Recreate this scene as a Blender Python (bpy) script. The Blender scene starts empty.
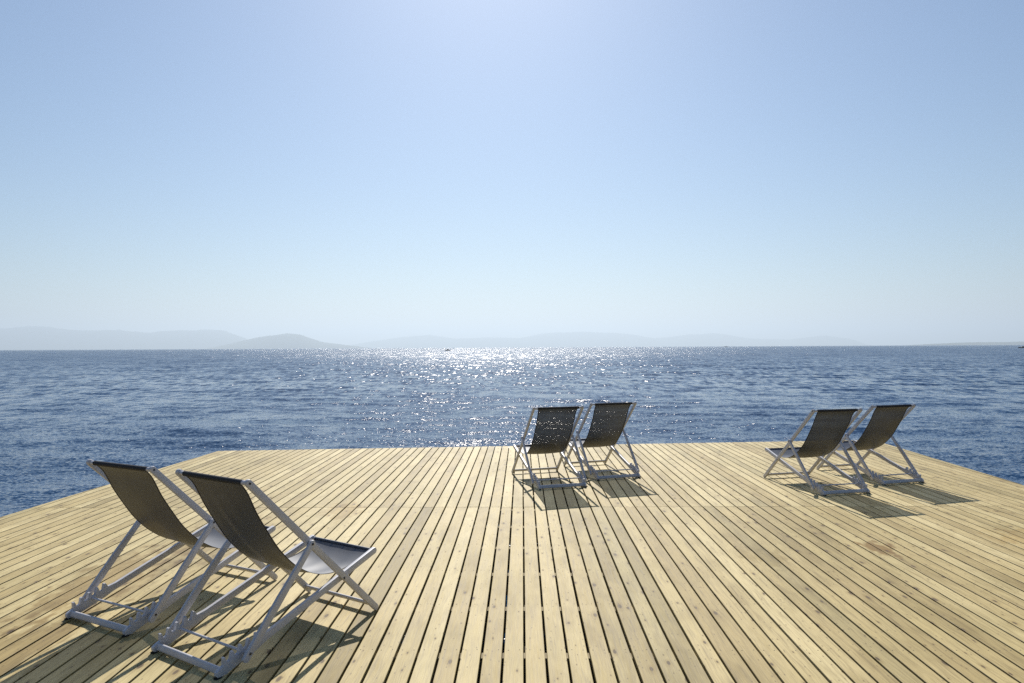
import bpy, bmesh, math, random
import numpy as np
from mathutils import Vector, Matrix, noise
R = math.radians
scene = bpy.context.scene
col = scene.collection

# ------------------------------------------------------------------ camera, sky, sun, exposure
CAM_F, CAM_YAW, CAM_PITCH, CAM_ROLL, CAM_H = 700.43, -0.01423, 0.00822, 0.0052, 1.72
cam_data = bpy.data.cameras.new('camera')
cam = bpy.data.objects.new('camera', cam_data)
col.objects.link(cam)
scene.camera = cam
cam_data.sensor_width = 36.0
cam_data.lens = CAM_F / 1024 * 36.0
cam_data.clip_start = 0.05
cam_data.clip_end = 200000
cy, sy = math.cos(CAM_YAW), math.sin(CAM_YAW)
cp, sp = math.cos(CAM_PITCH), math.sin(CAM_PITCH)
cr, sr = math.cos(CAM_ROLL), math.sin(CAM_ROLL)
# rows of the world-to-view rotation (right, up, forward)
right0 = Vector((cy, -sy, 0)); fwd0 = Vector((sy, cy, 0)); up0 = Vector((0, 0, 1))
fwd = fwd0 * cp + up0 * sp
upv = up0 * cp - fwd0 * sp
rgt = right0 * cr - upv * sr
upr = right0 * sr + upv * cr
M = Matrix((rgt, upr, -fwd)).transposed().to_4x4()
M.translation = (0, 0, CAM_H)
cam.matrix_world = M

SUN_AZ, SUN_EL = R(-2.7), R(39.0)          # azimuth from +Y towards +X
world = bpy.data.worlds.new('World')
scene.world = world
world.use_nodes = True
wn = world.node_tree.nodes; wl = world.node_tree.links
sky = wn.new('ShaderNodeTexSky')
sky.sky_type = 'NISHITA'
sky.sun_disc = False
sky.sun_elevation = SUN_EL
sky.sun_rotation = SUN_AZ
sky.altitude = 0
sky.air_density = 1.25
sky.dust_density = 0.6
sky.ozone_density = 7.0
world.cycles.sampling_method = 'NONE'        # a smooth sky needs no light map
bg = wn['Background']
bg.inputs['Strength'].default_value = 0.064
wl.new(sky.outputs[0], bg.inputs['Color'])

sun_data = bpy.data.lights.new('sun', 'SUN')
sun_data.energy = 4.6
sun_data.angle = R(0.53)
sun_data.color = (1.0, 0.95, 0.87)
sun = bpy.data.objects.new('sun', sun_data)
col.objects.link(sun)
sd = Vector((math.sin(SUN_AZ) * math.cos(SUN_EL), math.cos(SUN_AZ) * math.cos(SUN_EL), math.sin(SUN_EL)))
sun.rotation_euler = (-sd).to_track_quat('-Z', 'Y').to_euler()

scene.view_settings.view_transform = 'Standard'
scene.view_settings.look = 'None'
scene.view_settings.gamma = 1
scene.view_settings.use_curve_mapping = False
scene.view_settings.exposure = 0.35
scene.render.engine = 'CYCLES'
scene.cycles.use_denoising = False        # the glitter is real sparkle; a denoiser smears it
scene.cycles.use_adaptive_sampling = False
scene.cycles.max_bounces = 8
scene.cycles.transparent_max_bounces = 12
scene.cycles.volume_bounces = 0
scene.cycles.sample_clamp_indirect = 6
scene.cycles.sample_clamp_direct = 7
scene.cycles.caustics_reflective = False
scene.cycles.caustics_refractive = False

WATER_Z = -1.0

# ------------------------------------------------------------------ helpers
def mat(name):
    m = bpy.data.materials.new(name)
    m.use_nodes = True
    return m, m.node_tree.nodes, m.node_tree.links, m.node_tree.nodes['Principled BSDF']

def link_mesh(name, bm, material, parent=None, smooth=False):
    me = bpy.data.meshes.new(name)
    bm.to_mesh(me); bm.free()
    if material: me.materials.append(material)
    if smooth:
        for p in me.polygons: p.use_smooth = True
    o = bpy.data.objects.new(name, me)
    col.objects.link(o)
    if parent: o.parent = parent
    return o

def thing(name, label, category, loc=(0, 0, 0), rz=0.0, group=None):
    o = bpy.data.objects.new(name, None)
    o.empty_display_size = 0.2
    col.objects.link(o)
    o.location = loc; o.rotation_euler = (0, 0, rz)
    o['label'] = label; o['category'] = category
    if group: o['group'] = group
    return o

def add_box(bm, c, s, rot=None):
    vs = []
    for dx in (-1, 1):
        for dy in (-1, 1):
            for dz in (-1, 1):
                v = Vector((dx * s[0] / 2, dy * s[1] / 2, dz * s[2] / 2))
                if rot: v = rot @ v
                vs.append(bm.verts.new(v + Vector(c)))
    q = [(0, 1, 3, 2), (4, 6, 7, 5), (0, 4, 5, 1), (2, 3, 7, 6), (0, 2, 6, 4), (1, 5, 7, 3)]
    return [bm.faces.new([vs[i] for i in f]) for f in q]

def add_prism(bm, outline, x0, x1, bevel=0.0):
    """outline of (y, z) points extruded along x, edges eased by a bevel"""
    tmp = bmesh.new()
    a = [tmp.verts.new((x0, p[0], p[1])) for p in outline]
    b = [tmp.verts.new((x1, p[0], p[1])) for p in outline]
    n = len(outline)
    fa = tmp.faces.new(a); fb = tmp.faces.new(list(reversed(b)))
    for i in range(n):
        tmp.faces.new((a[i], b[i], b[(i + 1) % n], a[(i + 1) % n]))
    bmesh.ops.recalc_face_normals(tmp, faces=tmp.faces)
    if bevel > 0:
        es = list(fa.edges) + list(fb.edges)
        bmesh.ops.bevel(tmp, geom=es, offset=bevel, segments=2, profile=0.5, affect='EDGES', clamp_overlap=True)
    me = bpy.data.meshes.new('tmp'); tmp.to_mesh(me); tmp.free()
    bm.from_mesh(me); bpy.data.meshes.remove(me)

def add_cyl(bm, p0, p1, r, seg=16, r1=None, cap=True):
    p0 = Vector(p0); p1 = Vector(p1); d = (p1 - p0)
    q = d.to_track_quat('Z', 'Y')
    r1 = r if r1 is None else r1
    A, B = [], []
    for i in range(seg):
        a = 2 * math.pi * i / seg
        v = Vector((math.cos(a), math.sin(a), 0))
        A.append(bm.verts.new(p0 + q @ (v * r))); B.append(bm.verts.new(p1 + q @ (v * r1)))
    for i in range(seg):
        j = (i + 1) % seg
        bm.faces.new((A[i], A[j], B[j], B[i]))
    if cap:
        bm.faces.new(list(reversed(A))); bm.faces.new(B)

def capsule(p0, p1, h0, h1=None, n=7, e0=0.0, e1=0.0):
    """rounded bar outline in the (y, z) plane from p0 to p1"""
    p0 = Vector(p0).to_2d() if len(p0) > 2 else Vector(p0); p1 = Vector(p1)
    h1 = h0 if h1 is None else h1
    d = (p1 - p0).normalized(); m = Vector((-d.y, d.x))
    p0 = p0 - d * e0; p1 = p1 + d * e1
    pts = []
    for i in range(n):
        a = math.pi * i / (n - 1)
        pts.append(p1 + m * (h1 / 2 * math.cos(a)) + d * (h1 / 2 * math.sin(a)))
    for i in range(n):
        a = math.pi * i / (n - 1)
        pts.append(p0 - m * (h0 / 2 * math.cos(a)) - d * (h0 / 2 * math.sin(a)))
    return [(p.x, p.y) for p in pts]

def auto_smooth(o, ang=35):
    me = o.data
    for p in me.polygons: p.use_smooth = True
    me.set_sharp_from_angle(angle=R(ang))

# ------------------------------------------------------------------ materials
def wood_deck_material():
    m, n, l, b = mat('deck_wood')
    tc = n.new('ShaderNodeNewGeometry')
    at = n.new('ShaderNodeAttribute'); at.attribute_name = 'board'
    def math_(op, a, b_=None, c_=None):
        x = n.new('ShaderNodeMath'); x.operation = op
        for i, v in enumerate((a, b_, c_)):
            if v is None: continue
            if isinstance(v, (int, float)): x.inputs[i].default_value = v
            else: l.new(v, x.inputs[i])
        return x.outputs[0]
    def vmul(v, s):
        x = n.new('ShaderNodeVectorMath'); x.operation = 'MULTIPLY'
        l.new(v, x.inputs[0]); x.inputs[1].default_value = s; return x.outputs[0]
    def tex(kind, vec, **kw):
        x = n.new(kind); l.new(vec, x.inputs['Vector'])
        for k, v in kw.items():
            if k in x.inputs: x.inputs[k].default_value = v
        return x
    def ramp(v, stops):
        x = n.new('ShaderNodeValToRGB'); l.new(v, x.inputs[0])
        e = x.color_ramp.elements
        while len(e) < len(stops): e.new(0.5)
        for el, (p, c) in zip(e, stops):
            el.position = p; el.color = (*c, 1) if len(c) == 3 else c
        return x.outputs[0]
    def mix(kind, f, a, c):
        x = n.new('ShaderNodeMix'); x.data_type = 'RGBA'; x.blend_type = kind
        if isinstance(f, (int, float)): x.inputs[0].default_value = f
        else: l.new(f, x.inputs[0])
        for i, v in ((6, a), (7, c)):
            if isinstance(v, tuple): x.inputs[i].default_value = (*v, 1)
            else: l.new(v, x.inputs[i])
        return x.outputs[2]
    # a position shifted along and across by a number of the board's own
    wn_ = n.new('ShaderNodeTexWhiteNoise'); wn_.noise_dimensions = '1D'; l.new(at.outputs['Fac'], wn_.inputs['W'])
    sc_ = n.new('ShaderNodeVectorMath'); sc_.operation = 'SCALE'; l.new(wn_.outputs['Color'], sc_.inputs[0]); sc_.inputs['Scale'].default_value = 37.0
    ad = n.new('ShaderNodeVectorMath'); ad.operation = 'ADD'; l.new(tc.outputs['Position'], ad.inputs[0]); l.new(sc_.outputs[0], ad.inputs[1])
    P = ad.outputs[0]
    sep = n.new('ShaderNodeSeparateColor'); l.new(wn_.outputs['Color'], sep.inputs[0])
    # grain
    warp = tex('ShaderNodeTexNoise', vmul(P, (3, 1.2, 3)), Scale=2.0, Detail=2.0)
    wsc = n.new('ShaderNodeVectorMath'); wsc.operation = 'SCALE'; l.new(warp.outputs['Color'], wsc.inputs[0]); wsc.inputs['Scale'].default_value = 0.05
    wad = n.new('ShaderNodeVectorMath'); wad.operation = 'ADD'; l.new(P, wad.inputs[0]); l.new(wsc.outputs[0], wad.inputs[1])
    grain = tex('ShaderNodeTexNoise', vmul(wad.outputs[0], (90, 2.5, 20)), Scale=1.0, Detail=4.0, Roughness=0.6)
    fine = tex('ShaderNodeTexNoise', vmul(P, (260, 9, 60)), Scale=1.0, Detail=2.0)
    blot = tex('ShaderNodeTexNoise', vmul(P, (5, 1.4, 5)), Scale=1.0, Detail=3.0, Roughness=0.6)
    base = ramp(wn_.outputs['Value'], [(0.0, (0.43, 0.325, 0.135)), (0.25, (0.51, 0.395, 0.172)), (0.65, (0.575, 0.455, 0.212)), (1.0, (0.65, 0.528, 0.265))])
    c = mix('MULTIPLY', 1.0, base, ramp(grain.outputs[0], [(0.30, (0.64, 0.61, 0.54)), (0.50, (1, 1, 1)), (0.75, (1.10, 1.10, 1.10))]))
    c = mix('MULTIPLY', 0.9, c, ramp(fine.outputs[0], [(0.3, (0.80, 0.78, 0.74)), (0.6, (1, 1, 1))]))
    c = mix('MULTIPLY', 0.9, c, ramp(blot.outputs[0], [(0.30, (0.70, 0.67, 0.58)), (0.52, (1, 1, 1)), (0.8, (1.08, 1.07, 1.06))]))
    # broad greenish-grey weathering shared by neighbouring boards
    big = tex('ShaderNodeTexNoise', vmul(tc.outputs['Position'], (0.9, 0.55, 1)), Scale=1.0, Detail=4.0, Roughness=0.65)
    c = mix('MULTIPLY', 0.8, c, ramp(big.outputs[0], [(0.34, (0.80, 0.80, 0.72)), (0.55, (1, 1, 1))]))
    # knots: cells stretched along the board, only some of them
    vk = tex('ShaderNodeTexVoronoi', vmul(P, (12, 4.6, 1)), Scale=1.0, Randomness=1.0)
    vk.voronoi_dimensions = '2D'
    sepk = n.new('ShaderNodeSeparateColor'); l.new(vk.outputs['Color'], sepk.inputs[0])
    has = math_('GREATER_THAN', sepk.outputs[0], math_('MULTIPLY_ADD', sep.outputs[1], 0.55, 0.30))
    size = math_('MULTIPLY_ADD', math_('POWER', sepk.outputs[1], 2.5), 0.16, 0.035)
    rel = math_('DIVIDE', vk.outputs['Distance'], size)
    kn = math_('MULTIPLY', ramp(rel, [(0.55, (1, 1, 1)), (1.0, (0, 0, 0))]), has)
    halo = math_('MULTIPLY', ramp(rel, [(0.30, (1, 1, 1)), (0.98, (0, 0, 0))]), has)
    rel2 = math_('DIVIDE', vk.outputs['Distance'], math_('MULTIPLY', size, 2.6))
    halo2 = math_('MULTIPLY', ramp(rel2, [(0.25, (1, 1, 1)), (1.0, (0, 0, 0))]), has)
    c = mix('MULTIPLY', math_('MULTIPLY', halo2, 0.6), c, (0.62, 0.55, 0.40))
    c = mix('MIX', math_('MULTIPLY', kn, 0.95), c, (0.10, 0.062, 0.025))
    # small pitch flecks
    vf = tex('ShaderNodeTexVoronoi', vmul(P, (26, 10, 1)), Scale=1.0); vf.voronoi_dimensions = '2D'
    sepf = n.new('ShaderNodeSeparateColor'); l.new(vf.outputs['Color'], sepf.inputs[0])
    fk = math_('MULTIPLY', ramp(vf.outputs['Distance'], [(0.05, (1, 1, 1)), (0.13, (0, 0, 0))]), math_('GREATER_THAN', sepf.outputs[0], 0.74))
    c = mix('MIX', math_('MULTIPLY', fk, 0.75), c, (0.16, 0.11, 0.05))
    # dark stains with a shape of their own (old spills)
    def stain(cx, cy_, rx, ry, colr, amt, c, thr=0.0):
        s = n.new('ShaderNodeVectorMath'); s.operation = 'SUBTRACT'; l.new(tc.outputs['Position'], s.inputs[0]); s.inputs[1].default_value = (cx, cy_, 0)
        d = n.new('ShaderNodeVectorMath'); d.operation = 'LENGTH'; l.new(vmul(s.outputs[0], (1 / rx, 1 / ry, 0)), d.inputs[0])
        nz = tex('ShaderNodeTexNoise', vmul(tc.outputs['Position'], (14, 6, 1)), Scale=1.0, Detail=4.0)
        k = math_('ADD', d.outputs['Value'], math_('MULTIPLY', math_('SUBTRACT', nz.outputs[0], 0.5), 2.6))
        f = ramp(k, [(0.55, (1, 1, 1)), (0.98, (0, 0, 0))])
        return mix('MULTIPLY', math_('MULTIPLY', f, amt), c, colr)
    c = stain(3.02, 6.0, 0.16, 0.26, (0.50, 0.37, 0.17), 0.95, c)
    c = stain(1.97, 5.75, 0.20, 0.30, (0.72, 0.68, 0.52), 0.8, c)
    c = stain(-2.75, 6.3, 0.45, 0.9, (0.60, 0.53, 0.38), 0.9, c)
    c = stain(-3.1, 5.2, 0.35, 1.0, (0.62, 0.54, 0.38), 0.85, c)
    c = stain(-1.9, 7.4, 0.25, 0.45, (0.72, 0.62, 0.42), 0.8, c)
    c = stain(-2.9, 3.9, 0.30, 0.8, (0.66, 0.60, 0.45), 0.8, c)
    c = stain(4.6, 6.2, 0.5, 0.5, (0.80, 0.70, 0.50), 0.8, c)
    # one weathered board
    wt = n.new('ShaderNodeAttribute'); wt.attribute_name = 'weather'
    c = mix('MULTIPLY', wt.outputs['Fac'], c, (0.74, 0.74, 0.69))
    # ends and sides of boards a little darker and rougher by nature of sawn wood
    l.new(c, b.inputs['Base Color'])
    l.new(math_('MULTIPLY_ADD', grain.outputs[0], 0.25, 0.52), b.inputs['Roughness'])
    b.inputs['Specular IOR Level'].default_value = 0.30
    bp = n.new('ShaderNodeBump'); bp.inputs['Strength'].default_value = 0.5; bp.inputs['Distance'].default_value = 0.002
    l.new(math_('SUBTRACT', math_('ADD', grain.outputs[0], math_('MULTIPLY', fine.outputs[0], 0.5)), math_('MULTIPLY', kn, 0.5)), bp.inputs['Height'])
    l.new(bp.outputs[0], b.inputs['Normal'])
    return m

def simple_mat(name, c, rough=0.5, spec=0.5, metal=0.0, var=0.0, scale=20.0, bump=0.0):
    m, n, l, b = mat(name)
    b.inputs['Roughness'].default_value = rough
    b.inputs['Specular IOR Level'].default_value = spec
    b.inputs['Metallic'].default_value = metal
    g = n.new('ShaderNodeTexCoord')
    nz = n.new('ShaderNodeTexNoise'); nz.inputs['Scale'].default_value = scale; nz.inputs['Detail'].default_value = 4
    l.new(g.outputs['Object'], nz.inputs['Vector'])
    r = n.new('ShaderNodeValToRGB'); l.new(nz.outputs[0], r.inputs[0])
    r.color_ramp.elements[0].position = 0.35; r.color_ramp.elements[1].position = 0.65
    r.color_ramp.elements[0].color = tuple(x * (1 - var) for x in c) + (1,)
    r.color_ramp.elements[1].color = tuple(min(1, x * (1 + var * 0.5)) for x in c) + (1,)
    l.new(r.outputs[0], b.inputs['Base Color'])
    if bump:
        bp = n.new('ShaderNodeBump'); bp.inputs['Strength'].default_value = 0.4; bp.inputs['Distance'].default_value = bump
        l.new(nz.outputs[0], bp.inputs['Height']); l.new(bp.outputs[0], b.inputs['Normal'])
    return m

def sling_material():
    m, n, l, b = mat('sling_mesh')
    g = n.new('ShaderNodeTexCoord')
    nz = n.new('ShaderNodeTexNoise'); nz.inputs['Scale'].default_value = 9; nz.inputs['Detail'].default_value = 3
    l.new(g.outputs['Object'], nz.inputs['Vector'])
    r = n.new('ShaderNodeValToRGB'); l.new(nz.outputs[0], r.inputs[0])
    r.color_ramp.elements[0].position = 0.35; r.color_ramp.elements[1].position = 0.7
    r.color_ramp.elements[0].color = (0.040, 0.047, 0.066, 1); r.color_ramp.elements[1].color = (0.052, 0.060, 0.082, 1)
    l.new(r.outputs[0], b.inputs['Base Color'])
    b.inputs['Roughness'].default_value = 0.48
    b.inputs['Specular IOR Level'].default_value = 0.8
    tr = n.new('ShaderNodeBsdfTransparent')
    mx = n.new('ShaderNodeMixShader'); # open weave: holes pass light head-on and close up at a slant, as threads have thickness
    lw = n.new('ShaderNodeLayerWeight'); lw.inputs['Blend'].default_value = 0.5
    mrn = n.new('ShaderNodeMapRange'); l.new(lw.outputs['Facing'], mrn.inputs[0])
    mrn.inputs[1].default_value = 0.0; mrn.inputs[2].default_value = 0.50; mrn.inputs[3].default_value = 0.15; mrn.inputs[4].default_value = 0.0
    l.new(mrn.outputs[0], mx.inputs[0])
    out = n['Material Output']
    l.new(b.outputs[0], mx.inputs[1]); l.new(tr.outputs[0], mx.inputs[2]); l.new(mx.outputs[0], out.inputs['Surface'])
    return m

def water_material():
    m, n, l, b = mat('sea_water')
    b.inputs['Base Color'].default_value = (0.005, 0.042, 0.112, 1)
    b.inputs['IOR'].default_value = 1.333
    b.inputs['Specular IOR Level'].default_value = 0.40
    g = n.new('ShaderNodeNewGeometry')
    ln = n.new('ShaderNodeVectorMath'); ln.operation = 'LENGTH'; l.new(g.outputs['Position'], ln.inputs[0])
    def fade(d0, d1, v0, v1):
        r = n.new('ShaderNodeMapRange'); l.new(ln.outputs['Value'], r.inputs[0])
        for k, v in enumerate((d0, d1, v0, v1)): r.inputs[k + 1].default_value = v
        return r.outputs[0]
    # ripples too small to be seen apart widen the gloss instead of bending the normal
    l.new(fade(14, 220, 0.08, 0.20), b.inputs['Roughness'])
    acc = g.outputs['Normal']
    def layer(sx_, sy_, ax, ay, w, det=2.0):
        nonlocal acc
        mp = n.new('ShaderNodeMapping'); mp.inputs['Scale'].default_value = (sx_, sy_, 0); mp.inputs['Rotation'].default_value = (0, 0, R(-6)); l.new(g.outputs['Position'], mp.inputs['Vector'])
        t = n.new('ShaderNodeTexNoise'); t.inputs['Scale'].default_value = 1.0; t.inputs['Detail'].default_value = det
        l.new(mp.outputs[0], t.inputs['Vector'])
        s = n.new('ShaderNodeVectorMath'); s.operation = 'SUBTRACT'; l.new(t.outputs['Color'], s.inputs[0]); s.inputs[1].default_value = (0.5, 0.5, 0.5)
        k = n.new('ShaderNodeVectorMath'); k.operation = 'MULTIPLY'; l.new(s.outputs[0], k.inputs[0]); k.inputs[1].default_value = (ax, ay, 0)
        sc = n.new('ShaderNodeVectorMath'); sc.operation = 'SCALE'; l.new(k.outputs[0], sc.inputs[0]); l.new(w, sc.inputs['Scale'])
        a = n.new('ShaderNodeVectorMath'); l.new(acc, a.inputs[0]); l.new(sc.outputs[0], a.inputs[1]); acc = a.outputs[0]
    layer(0.035, 0.055, 0.10, 0.12, fade(10, 20, 1, 1))
    layer(0.26, 0.42, 0.30, 0.42, fade(10, 20, 0.6, 1))
    layer(1.4, 2.3, 0.80, 0.55, fade(10, 60, 0.55, 1.0))
    layer(5.0, 8.0, 1.30, 0.62, fade(30, 140, 0.80, 0.0))
    layer(14, 20, 1.70, 0.95, fade(15, 60, 0.85, 0.0), 1.0)
    # longer crests seen end-on farther out, each about as large as it still reads
    layer(2.6, 0.55, 1.3, 0.66, fade(22, 55, 0.0, 1.0))
    layer(0.9, 0.050, 1.4, 0.50, fade(90, 260, 0.0, 1.0))
    layer(0.30, 0.006, 1.2, 0.36, fade(260, 900, 0.0, 1.0))
    # far out only the wave faces turned to the shore are seen: the backs hide behind the crests
    lean = n.new('ShaderNodeCombineXYZ'); l.new(fade(8, 110, -0.045, -0.14), lean.inputs[1])
    a3 = n.new('ShaderNodeVectorMath'); l.new(acc, a3.inputs[0]); l.new(lean.outputs[0], a3.inputs[1])
    sx = n.new('ShaderNodeSeparateXYZ'); l.new(a3.outputs[0], sx.inputs[0])
    mn = n.new('ShaderNodeMath'); mn.operation = 'MINIMUM'; l.new(sx.outputs[1], mn.inputs[0]); l.new(fade(10, 90, 0.22, -0.06), mn.inputs[1])
    cx = n.new('ShaderNodeCombineXYZ'); l.new(sx.outputs[0], cx.inputs[0]); l.new(mn.outputs[0], cx.inputs[1]); l.new(sx.outputs[2], cx.inputs[2])
    nm = n.new('ShaderNodeVectorMath'); nm.operation = 'NORMALIZE'; l.new(cx.outputs[0], nm.inputs[0])
    l.new(nm.outputs[0], b.inputs['Normal'])
    return m

M_deck = wood_deck_material()
M_joist = simple_mat('joist_timber', (0.34, 0.29, 0.19), 0.8, 0.2, var=0.2, scale=6)
M_frame = simple_mat('pale_grey_frame', (0.55, 0.54, 0.565), 0.42, 0.5, var=0.06, scale=14)
M_sling = sling_material()
M_hem = simple_mat('sling_hem', (0.030, 0.030, 0.033), 0.7, 0.3)
M_screw = simple_mat('steel_screw', (0.16, 0.14, 0.11), 0.8, 0.1)
M_bolt = simple_mat('bolt_dark', (0.05, 0.05, 0.055), 0.4, 0.5, metal=0.6)
M_rubber = simple_mat('rubber', (0.02, 0.02, 0.02), 0.8, 0.2)
M_water = water_material()

# ------------------------------------------------------------------ sea: one sheet to the horizon, waves as real relief
def build_sea():
    rng = np.random.default_rng(11)
    # angles from +Y, dense in front, coarse behind
    a_d = np.radians(np.linspace(-46, 46, 900))
    a_c1 = np.radians(np.linspace(46, 314, 120))[1:-1]
    ang = np.concatenate([a_d, a_c1])
    rr = [0.6]
    while rr[-1] < 30500: rr.append(rr[-1] * (1.0052 if 6 < rr[-1] < 900 else 1.04))
    rr = np.array(rr)
    A, Rr = np.meshgrid(ang, rr)
    X = Rr * np.sin(A); Y = Rr * np.cos(A)
    Z = np.zeros_like(X)
    cell = np.maximum(Rr * 0.0052, Rr * np.where((A <= R(46)), 0.0018, 0.04))
    cell = np.where((Rr > 6) & (Rr < 900), cell, Rr * 0.04)
    wind = R(188)      # waves run towards the camera, a little across
    N = 110
    lam = np.exp(rng.uniform(np.log(0.30), np.log(4.5), N))
    th = wind + rng.normal(0, 0.40, N) * np.where(lam > 1.5, 0.7, 1.3)
    ph = rng.uniform(0, 2 * np.pi, N)
    k = 2 * np.pi / lam
    slope = 0.0082 * (lam / 1.0) ** (0.10)
    amp = slope / k
    # patches of stronger and weaker ripple
    patch = 1 + 0.35 * np.sin(X * 0.11 + 1.3 * np.sin(Y * 0.05)) * np.sin(Y * 0.07 + 1.1 * np.sin(X * 0.06))
    for i in range(N):
        w = np.clip((lam[i] / cell - 3) / 4, 0, 1)
        Z += amp[i] * w * patch * np.sin(k[i] * (X * np.sin(th[i]) + Y * np.cos(th[i])) + ph[i])
    Z += 0.10 * np.clip(Z, 0, None) ** 2 / 0.05 * 0.3
    nr, na = X.shape
    co = np.stack([X, Y, Z + WATER_Z], -1).reshape(-1, 3)
    idx = np.arange(nr * na).reshape(nr, na)
    a = idx[:-1, :]; b_ = idx[1:, :]
    a2 = np.roll(a, -1, 1); b2 = np.roll(b_, -1, 1)
    quads = np.stack([a, a2, b2, b_], -1).reshape(-1, 4)[:, ::-1]
    # close the centre
    co = np.vstack([co, [[0, 0, WATER_Z]]]); c = len(co) - 1
    tris = np.stack([idx[0], np.full(na, c), np.roll(idx[0], -1)], -1)[:, ::-1]
    me = bpy.data.meshes.new('sea')
    me.vertices.add(len(co)); me.vertices.foreach_set('co', co.ravel())
    nl = quads.size + tris.size
    me.loops.add(nl); me.loops.foreach_set('vertex_index', np.concatenate([quads.ravel(), tris.ravel()]).astype(np.int32))
    me.polygons.add(len(quads) + len(tris))
    st = np.concatenate([np.arange(len(quads)) * 4, quads.size + np.arange(len(tris)) * 3]).astype(np.int32)
    me.polygons.foreach_set('loop_start', st)
    me.update(calc_edges=True)
    me.polygons.foreach_set('use_smooth', np.ones(len(st), dtype=bool))
    me.validate(); me.update()
    if me.polygons[len(quads) // 2].normal.z < 0: me.flip_normals()
    me.materials.append(M_water)
    o = bpy.data.objects.new('water', me); col.objects.link(o)
    o['kind'] = 'structure'
    return o
build_sea()

# ------------------------------------------------------------------ far hills
M_hill = simple_mat('hill_scrub', (0.075, 0.09, 0.065), 0.95, 0.1, var=0.35, scale=0.004)
def az_of(px): return math.atan((px - 512) / CAM_F) + CAM_YAW
def hills(name, px0, px1, dist, prof, depth, seed, rough=0.12):
    """terrain ridge standing in the sea; prof: (pixel column, height in pixels) of its skyline"""
    bm = bmesh.new()
    nx, ny = max(24, int((px1 - px0) * 0.9)), 14
    xs = [p[0] for p in prof]; hs = [p[1] for p in prof]
    grid = []
    for j in range(ny + 1):
        row = []
        t = j / ny
        sh = math.sin(math.pi * t) ** 0.8 if 0 < t < 1 else 0.0
        for i in range(nx + 1):
            px = px0 + (px1 - px0) * i / nx
            a = az_of(px)
            d = dist + depth * (t - 0.5)
            h = float(np.interp(px, xs, hs)) / CAM_F * dist
            x, y = d * math.tan(a), d
            nz = noise.fractal(Vector((x / dist * 14, y / dist * 14 + seed, seed)), 0.9, 2.1, 5)
            hh = h * sh * (1 + rough * nz)
            row.append(bm.verts.new((x, y, WATER_Z - 3 if t in (0, 1) else max(WATER_Z - 2, hh))))
        grid.append(row)
    for j in range(ny):
        for i in range(nx):
            bm.faces.new((grid[j][i], grid[j][i + 1], grid[j + 1][i + 1], grid[j + 1][i]))
    o = link_mesh(name, bm, M_hill, smooth=True)
    o['kind'] = 'structure'
    return o
hills('hills', -260, 262, 17500, [(-260, 24), (-120, 25), (-40, 24), (0, 22.5), (35, 23), (60, 21), (90, 19.5), (120, 20), (150, 17), (175, 19), (205, 20), (225, 18), (245, 10), (262, 0)], 3800, 3.1)
hills('hills', 205, 372, 12500, [(205, 0), (222, 3.5), (240, 8), (258, 12), (272, 13.6), (288, 15.5), (300, 14), (312, 10), (325, 6), (345, 3.5), (372, 0)], 1500, 7.7, 0.08)
hills('hills', 330, 870, 22000, [(330, 0), (372, 7), (402, 11), (430, 13), (455, 9), (485, 10), (520, 9), (545, 14), (585, 15.5), (625, 13), (655, 8), (690, 13), (715, 13.5), (745, 8), (790, 6), (825, 10), (850, 7), (870, 0)], 3800, 12.3, 0.10)
hills('hills', 905, 1240, 9000, [(905, 0), (930, 1.2), (960, 2.4), (978, 2.8), (990, 3.0), (1024, 3.4), (1100, 5), (1180, 4), (1240, 0)], 900, 17.9, 0.18)

# ------------------------------------------------------------------ haze
def haze():
    bm = bmesh.new()
    x0, x1, y0, y1, z0, z1 = -32000, 32000, -32000, 32000, WATER_Z - 8, 720
    add_box(bm, ((x0 + x1) / 2, (y0 + y1) / 2, (z0 + z1) / 2), (x1 - x0, y1 - y0, z1 - z0))
    m = bpy.data.materials.new('haze_air'); m.use_nodes = True
    n = m.node_tree.nodes; n.remove(n['Principled BSDF'])
    v = n.new('ShaderNodeVolumePrincipled')
    v.inputs['Color'].default_value = (0.74, 0.87, 1.0, 1)
    v.inputs['Density'].default_value = 1.2e-4
    v.inputs['Anisotropy'].default_value = 0.38
    m.node_tree.links.new(v.outputs[0], n['Material Output'].inputs['Volume'])
    o = link_mesh('haze', bm, m)
    o['kind'] = 'stuff'
haze()

# ------------------------------------------------------------------ the timber deck
PITCH, BOARD_W, BOARD_T = 0.1200, 0.1055, 0.028
C_L, C_R = Vector((-5.124, 11.73)), Vector((6.37, 12.84))
N_R, N_L = Vector((5.63, 0.0)), Vector((-5.76, 0.0))
N_R = C_R + (Vector((6.13, 8.68)) - C_R).normalized() * 15.5
N_L = C_L + (Vector((-5.372, 7.15)) - C_L).normalized() * 14.5
POLY = [N_L, N_R, C_R, C_L]           # counter-clockwise
def clip(poly, clipper):
    out = poly
    for i in range(len(clipper)):
        a, b = clipper[i], clipper[(i + 1) % len(clipper)]
        e = b - a
        inp, out = out, []
        for j in range(len(inp)):
            p, q = inp[j - 1], inp[j]
            sp_ = e.x * (p.y - a.y) - e.y * (p.x - a.x); sq = e.x * (q.y - a.y) - e.y * (q.x - a.x)
            if sq >= 0:
                if sp_ < 0: out.append(p + (q - p) * (sp_ / (sp_ - sq)))
                out.append(q)
            elif sp_ >= 0: out.append(p + (q - p) * (sp_ / (sp_ - sq)))
        if not out: return []
    return out
JOIST0, JOIST_D = 3.99, 0.7117
joists = [JOIST0 + JOIST_D * k for k in range(-9, 13)]
SEAMS = [7.548 + 8 * JOIST_D * k for k in range(-1, 1)]

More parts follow.
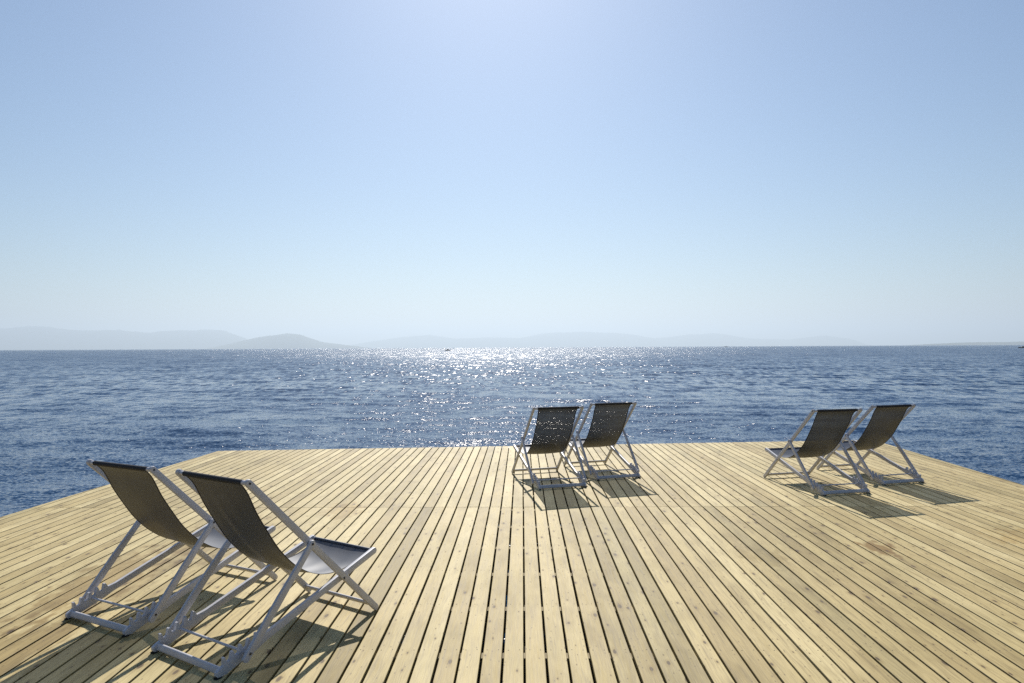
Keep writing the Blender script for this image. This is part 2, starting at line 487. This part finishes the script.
deck = thing('wooden_deck', 'broad platform of pale yellow timber boards with dark gaps, built over the sea', 'wooden deck')
def build_deck():
    rnd = random.Random(5)
    bm = bmesh.new()
    lay = bm.faces.layers.float.new('board'); lay2 = bm.faces.layers.float.new('weather')
    ends = [-3.2] + SEAMS + [14]
    cuts = []
    for k in range(-62, 62):
        xc = (k + 0.5) * PITCH + 0.005
        w = BOARD_W + rnd.uniform(-0.0015, 0.0015)
        for s in range(len(ends) - 1):
            y0, y1 = ends[s] + rnd.uniform(0.0008, 0.0022), ends[s + 1] - rnd.uniform(0.0008, 0.0022)
            dx = rnd.uniform(-0.0012, 0.0012); dx1 = rnd.uniform(-0.0012, 0.0012)
            pts = clip([Vector((xc - w / 2 + dx, y0)), Vector((xc + w / 2 + dx, y0)), Vector((xc + w / 2 + dx1, y1)), Vector((xc - w / 2 + dx1, y1))], POLY)
            if len(pts) < 3: continue
            q = []
            for p in pts:
                if not q or (p - q[-1]).length > 1e-4: q.append(p)
            if (q[0] - q[-1]).length < 1e-4: q.pop()
            if len(q) < 3: continue
            z = rnd.uniform(-0.0009, 0.0009); tilt = rnd.uniform(-0.004, 0.004)
            val = rnd.uniform(0, 50)
            wea = 0.0
            r_ = rnd.random()
            if r_ < 0.09: wea = rnd.uniform(0.3, 1.0)
            if k == 16 and s == 1: wea = 1.0
            if k in (-5, 21) and s == 2: wea = 0.7
            top = [bm.verts.new((p.x, p.y, z + (p.x - xc) * tilt)) for p in q]
            bot = [bm.verts.new((p.x, p.y, -BOARD_T)) for p in q]
            # eased top edges: a smaller top outline 1.5 mm in
            cx = sum(p.x for p in q) / len(q)
            ins = []
            for i, p in enumerate(q):
                a = q[i - 1]; c = q[(i + 1) % len(q)]
                d1 = (p - a).normalized(); d2 = (c - p).normalized()
                n1 = Vector((-d1.y, d1.x)); n2 = Vector((-d2.y, d2.x))
                bis = n1 + n2
                bis = bis / max(0.3, bis.dot(n1)) if bis.length > 1e-6 else n1
                pp = p + bis * 0.002
                ins.append(bm.verts.new((pp.x, pp.y, z + 0.0015 + (p.x - xc) * tilt)))
            fs = [bm.faces.new(ins), bm.faces.new(list(reversed(bot)))]
            n = len(q)
            for i in range(n):
                j = (i + 1) % n
                fs.append(bm.faces.new((bot[i], bot[j], top[j], top[i])))
                fs.append(bm.faces.new((top[i], top[j], ins[j], ins[i])))
            for f in fs: f[lay] = val; f[lay2] = wea
            for yj in joists:
                for yy in ([yj] if all(abs(yj - t) > 0.02 for t in SEAMS) else [yj - 0.016, yj + 0.016]):
                    if not (y0 + 0.008 < yy < y1 - 0.008): continue
                    for sx in (-1, 1):
                        px = xc + sx * w * 0.30 + rnd.uniform(-0.003, 0.003); py = yy + rnd.uniform(-0.004, 0.004)
                        cuts.append((px, py, z + 0.0016))
    o = link_mesh('deck_boards', bm, M_deck, deck)
    o['kind'] = 'stuff'
    del o['kind']
    # screws
    bm = bmesh.new()
    def inside(p, m=0.03):
        for i in range(4):
            a, b = POLY[i], POLY[(i + 1) % 4]; e = (b - a).normalized()
            if e.x * (p[1] - a.y) - e.y * (p[0] - a.x) < m: return False
        return True
    for (x, y, z) in cuts:
        if not inside((x, y)) or y < 1.5: continue
        vs = [bm.verts.new((x + 0.0035 * math.cos(t), y + 0.0035 * math.sin(t), z + 0.0006)) for t in [i * math.pi / 3 for i in range(6)]]
        bm.faces.new(vs)
    o = link_mesh('screws', bm, M_screw, deck)
    o['kind'] = 'stuff'
    # joists under the boards, cut to the outline
    for yj in joists:
        pts = clip([Vector((-8, yj - 0.035)), Vector((8, yj - 0.035)), Vector((8, yj + 0.035)), Vector((-8, yj + 0.035))], POLY)
        if len(pts) < 3: continue
        xs = [p.x for p in pts]
        bm = bmesh.new()
        add_box(bm, ((min(xs) + max(xs)) / 2, yj, -BOARD_T - 0.002 - 0.075), (max(xs) - min(xs) - 0.16, 0.07, 0.15))
        link_mesh('joist', bm, M_joist, deck)
    # added unseen boards under the outer edges, blocking sky light from the gaps
    for pa, pb in ((C_L, C_R), (N_R, C_R), (N_L, C_L)):
        dv = (pb - pa); ln = dv.length; dv.normalize(); nn = Vector((-dv.y, dv.x))
        mid = (pa + pb) / 2
        if nn.dot(Vector((0.4, 5.0)) - mid) < 0: nn = -nn
        mid = mid + nn * 0.045
        bm = bmesh.new()
        add_box(bm, (mid.x, mid.y, -0.42), (ln - 0.2, 0.028, 0.76), Matrix.Rotation(math.atan2(dv.y, dv.x), 3, 'Z'))
        link_mesh('light_block_board', bm, M_joist, deck)
    for xb in (-4.6, -2.3, 0.0, 2.3, 4.6):
        bm = bmesh.new()
        add_box(bm, (xb, 4.8, -BOARD_T - 0.155 - 0.11), (0.10, 14.0, 0.22))
        link_mesh('beam', bm, M_joist, deck)
        for yb in (-1.5, 2.2, 5.9, 9.4, 11.4):
            bm = bmesh.new()
            add_cyl(bm, (xb, yb, -3.0), (xb, yb, -0.41), 0.11, 14)
            link_mesh('pile', bm, M_joist, deck)
build_deck()

# ------------------------------------------------------------------ folding deck chairs
W_BACK, W_SEAT, W_STRUT = 0.318, 0.291, 0.345
SLING = [(-.972, .992), (-.925, .925), (-.862, .800), (-.785, .675), (-.705, .560), (-.605, .455), (-.50, .378), (-.40, .332), (-.29, .312), (-.17, .317), (-.06, .350), (.006, .394)]
def catmull(pts, m):
    P = [Vector(pts[0]) * 2 - Vector(pts[1])] + [Vector(p) for p in pts] + [Vector(pts[-1]) * 2 - Vector(pts[-2])]
    out = []
    for i in range(1, len(P) - 2):
        for j in range(m):
            t = j / m
            out.append(0.5 * ((2 * P[i]) + (-P[i - 1] + P[i + 1]) * t + (2 * P[i - 1] - 5 * P[i] + 4 * P[i + 1] - P[i + 2]) * t * t + (-P[i - 1] + 3 * P[i] - 3 * P[i + 1] + P[i + 2]) * t ** 3))
    out.append(P[-2])
    return out

def deck_chair(x, y, phi, a, label, seed, wrinkle=0.0):
    rnd = random.Random(seed)
    root = thing('deck_chair', label, 'deck chair', (x, y, 0.0015), -phi, 'folding deck chairs facing the sea')
    d = Vector((-math.cos(a), math.sin(a)))
    F = Vector((0, 0.022)); T = d * 1.385; P = d * 0.7975; X = d * 0.407
    B = Vector((X.x - math.sqrt(0.8989 ** 2 - X.y ** 2), 0.024)); e = (X - B).normalized()
    S = X + e * 0.3103
    Cc = Vector((B.x + 0.148, 0.088))
    m_ = Vector((-e.y, e.x))
    for s in (-1, 1):
        # back rail, full length from the floor to the top bar
        bm = bmesh.new(); xc = s * W_BACK
        add_prism(bm, capsule(F, T, 0.040, 0.040, e1=0.004), xc - 0.0115, xc + 0.0115, 0.004)
        r_ = link_mesh('back_rail', bm, M_frame, root); auto_smooth(r_)
        for q in (P, X, T):
            bm = bmesh.new()
            add_cyl(bm, (xc + s * 0.0110, q.x, q.y), (xc + s * 0.0145, q.x, q.y), 0.0065, 12)
            link_mesh('bolt', bm, M_bolt, r_)
        # seat rail with the rack of notches at its lower end
        bm = bmesh.new(); xc = s * W_SEAT
        L = (S - B).length
        def pt(u, v): q = B + e * u + m_ * v; return (q.x, q.y)
        out = []
        for i in range(7):
            an = math.pi * i / 6
            out.append(pt(L + 0.020 * math.sin(an), 0.020 * math.cos(an)))
        out += [pt(0.30, -0.020), pt(0.24, -0.026), pt(0.03, -0.026)]
        for i in range(5):
            an = math.pi * i / 4
            out.append(pt(0.0 - 0.018 * math.sin(an), -0.020 * math.cos(an)))
        out += [pt(0.035, 0.024)]
        for un in (0.060, 0.113, 0.166, 0.219):
            out += [pt(un - 0.016, 0.062), pt(un - 0.006, 0.062), pt(un - 0.002, 0.028), pt(un + 0.018, 0.028)]
        out += [pt(0.256, 0.062), pt(0.266, 0.060), pt(0.275, 0.030), pt(0.330, 0.022)]
        add_prism(bm, out, xc - 0.0115, xc + 0.0115, 0.0015)
        r_ = link_mesh('seat_rail', bm, M_frame, root); auto_smooth(r_)
        # rubber foot under the lower end
        bm = bmesh.new()
        add_box(bm, (xc, B.x - 0.004, 0.004), (0.024, 0.032, 0.010))
        link_mesh('rubber_foot', bm, M_rubber, r_)
        # prop strut from the back rail down to the rack
        bm = bmesh.new(); xc = s * W_STRUT
        dd = (Cc - P).normalized(); mid = P + (Cc - P) * 0.52; nn = Vector((-dd.y, dd.x))
        o1 = capsule(P, Cc, 0.036, 0.040, e0=0.006, e1=0.030)
        o1 = o1[:7] + [tuple(mid + dd * 0.16 + nn * -0.023), tuple(mid - nn * 0.024), tuple(mid - dd * 0.16 - nn * 0.019)] + o1[7:] + [tuple(mid - dd * 0.16 + nn * 0.019), tuple(mid + nn * 0.020), tuple(mid + dd * 0.16 + nn * 0.021)]
        add_prism(bm, o1, xc - 0.0105, xc + 0.0105, 0.003)
        r_ = link_mesh('prop_strut', bm, M_frame, root); auto_smooth(r_)
        for q in (P, Cc):
            bm = bmesh.new()
            add_cyl(bm, (xc + s * 0.010, q.x, q.y), (xc + s * 0.0135, q.x, q.y), 0.007, 12)
            link_mesh('bolt', bm, M_bolt, r_)
    # crossbars
    bm = bmesh.new(); add_cyl(bm, (-W_BACK + 0.010, T.x, T.y), (W_BACK - 0.010, T.x, T.y), 0.0135, 20)
    auto_smooth(link_mesh('top_bar', bm, M_frame, root))
    bm = bmesh.new(); add_cyl(bm, (-W_SEAT + 0.010, S.x, S.y), (W_SEAT - 0.010, S.x, S.y), 0.0110, 20)
    auto_smooth(link_mesh('front_bar', bm, M_frame, root))
    bm = bmesh.new()
    q = F + d * 0.035
    add_prism(bm, capsule(q - d * 0.010, q + d * 0.012, 0.018), -W_BACK + 0.010, W_BACK - 0.010, 0.0)
    auto_smooth(link_mesh('front_foot_bar', bm, M_frame, root))
    bm = bmesh.new()
    q = B + e * 0.012
    add_prism(bm, capsule(q + Vector((0, -0.006)), q + Vector((0.005, 0.014)), 0.020), -W_SEAT + 0.010, W_SEAT - 0.010, 0.0)
    auto_smooth(link_mesh('rear_foot_bar', bm, M_frame, root))
    bm = bmesh.new(); add_cyl(bm, (-W_STRUT + 0.009, Cc.x, Cc.y), (W_STRUT - 0.009, Cc.x, Cc.y), 0.0075, 14)
    auto_smooth(link_mesh('prop_rod', bm, M_frame, root))
    # sling: one woven sheet hung between the two bars
    da = 0.7961 - a
    pts = []
    for i, p in enumerate(SLING):
        t = i / (len(SLING) - 1); w = (1 - t) ** 1.5
        T0 = Vector((-math.cos(0.7961), math.sin(0.7961))) * 1.385
        pts.append(Vector(p) + (T - T0) * w)
    pts[-1] = S + Vector((0.0100, 0.007)); pts[-2] = pts[-2] + Vector((0, 0.0))
    pts[0] = T + Vector((-0.0150, 0.004))
    cur = catmull(pts, 5)
    nu = 20
    def half(t): return 0.247 + 0.018 * math.exp(-t * 22) + 0.018 * math.exp(-(1 - t) * 22)
    def tangent(i):
        a_ = cur[max(0, i - 1)]; b_ = cur[min(len(cur) - 1, i + 1)]; return (b_ - a_).normalized()
    def surf(i, u):
        t = i / (len(cur) - 1); q = cur[i]; tn = tangent(i); nr = Vector((tn.y, -tn.x))
        x_ = u * half(t)
        env = math.sin(math.pi * t)
        off = 0.012 * (1 - u * u) * env            # the cloth bellies a little across its width
        nzv = noise.noise(Vector((u * 1.6 + seed * 3.1, t * 3.0, seed)))
        off += (0.004 + wrinkle) * nzv * env
        if wrinkle:
            off += wrinkle * 0.9 * math.exp(-((u * 1.0 + 0.1 - (t - 0.3) * 1.2) / 0.16) ** 2) * math.exp(-((t - 0.30) / 0.16) ** 2)
        q = q - nr * off if nr.y > 0 else q + nr * off
        return Vector((x_, q.x, q.y))
    bm = bmesh.new()
    g = [[bm.verts.new(surf(i, -1 + 2 * j / nu)) for j in range(nu + 1)] for i in range(len(cur))]
    for i in range(len(cur) - 1):
        for j in range(nu):
            bm.faces.new((g[i][j], g[i][j + 1], g[i + 1][j + 1], g[i + 1][j]))
    sl = link_mesh('sling', bm, M_sling, root, smooth=True)
    # hems: sleeves round the bars, bound edges down both sides
    for (c0, w_) in ((T, 0.268), (S, 0.262)):
        bm = bmesh.new()
        add_cyl(bm, (-w_, c0.x, c0.y), (w_, c0.x, c0.y), 0.0158 if c0 is T else 0.0118, 20)
        h_ = link_mesh('sleeve', bm, M_hem if c0 is T else M_sling, sl); auto_smooth(h_)
    for s in (-1, 1):
        bm = bmesh.new()
        rows = []
        for i in range(len(cur)):
            p = surf(i, s * 1.0); tn = tangent(i); nr = Vector((0, tn.y, -tn.x))
            row = []
            for (dx, dn) in ((0.002, -0.0012), (0.002, 0.0012), (-0.009, 0.0012), (-0.009, -0.0012)):
                row.append(bm.verts.new(p + Vector((s * dx, 0, 0)) + nr * dn))
            rows.append(row)
        for i in range(len(rows) - 1):
            for j in range(4):
                bm.faces.new((rows[i][j], rows[i][(j + 1) % 4], rows[i + 1][(j + 1) % 4], rows[i + 1][j]))
        bmesh.ops.recalc_face_normals(bm, faces=bm.faces)
        link_mesh('hem', bm, M_hem, sl)
    return root

deck_chair(-1.2402, 4.7608, 0.5562, 0.7961, 'deck chair at lower left with creased dark sling, nearest of all to the viewer', 1, 0.010)
deck_chair(-2.1268, 5.3285, 0.4666, 0.7783, 'deck chair at the far left, smooth brown-grey sling back, beside the nearest chair', 2)
deck_chair(0.1674, 9.6298, -0.2828, 0.7702, 'left deck chair of the middle pair by the far deck edge', 3)
deck_chair(0.9062, 10.2224, -0.3035, 0.7702, 'right deck chair of the middle pair, slightly farther back against the sea', 4)
deck_chair(3.4628, 9.2594, -0.2358, 0.7626, 'left deck chair of the right-hand pair, the nearer of those two', 5)
deck_chair(4.3955, 9.8666, -0.2831, 0.7576, 'rightmost deck chair, close to the right edge of the deck', 6)

# ------------------------------------------------------------------ tiny boats far out
M_hull = simple_mat('dark_hull', (0.03, 0.035, 0.045), 0.4, 0.5)
M_cabin = simple_mat('boat_white', (0.75, 0.75, 0.74), 0.4, 0.5)
def boat(px, dist, L, rz, label, sail=False):
    a = az_of(px)
    root = thing('small_boat', label, 'boat', (dist * math.tan(a), dist, WATER_Z), rz)
    bm = bmesh.new()
    n = 9; rows = []
    for i in range(n):
        t = i / (n - 1); w = L * 0.17 * (1 - t ** 3) ** 0.7 + 0.01; z1 = L * (0.11 + 0.05 * t * t)
        y_ = (t - 0.5) * L
        rows.append([bm.verts.new(v) for v in ((-w, y_, z1), (-w * 0.75, y_, 0), (0, y_, -L * 0.05), (w * 0.75, y_, 0), (w, y_, z1))])
    for i in range(n - 1):
        for j in range(4): bm.faces.new((rows[i][j], rows[i][j + 1], rows[i + 1][j + 1], rows[i + 1][j]))
        bm.faces.new((rows[i][4], rows[i][0], rows[i + 1][0], rows[i + 1][4]))
    bm.faces.new(rows[0]); bm.faces.new(rows[-1])
    bmesh.ops.recalc_face_normals(bm, faces=bm.faces)
    link_mesh('hull', bm, M_hull, root)
    bm = bmesh.new()
    add_prism(bm, [(-0.22 * L, L * .11), (0.12 * L, L * .13), (0.04 * L, L * .24), (-0.18 * L, L * .24)], -L * 0.1, L * 0.1, L * 0.01)
    link_mesh('cabin', bm, M_hull if not sail else M_cabin, root)
    bm = bmesh.new()
    add_box(bm, (0, -0.53 * L, L * .10), (L * .06, L * .07, L * .16)); add_box(bm, (0, -0.53 * L, -L * .02), (L * .02, L * .03, L * .12))
    link_mesh('outboard_motor', bm, M_hull, root)
boat(447.4, 620, 5.6, R(60), 'tiny dark boat out in the sun glitter, left of the middle chairs')
boat(726.0, 2600, 14.0, R(80), 'tiny boat on the horizon line with a white cabin', True)
boat(1022.5, 560, 6.0, R(75), 'tiny dark boat cut by the right border of the view')
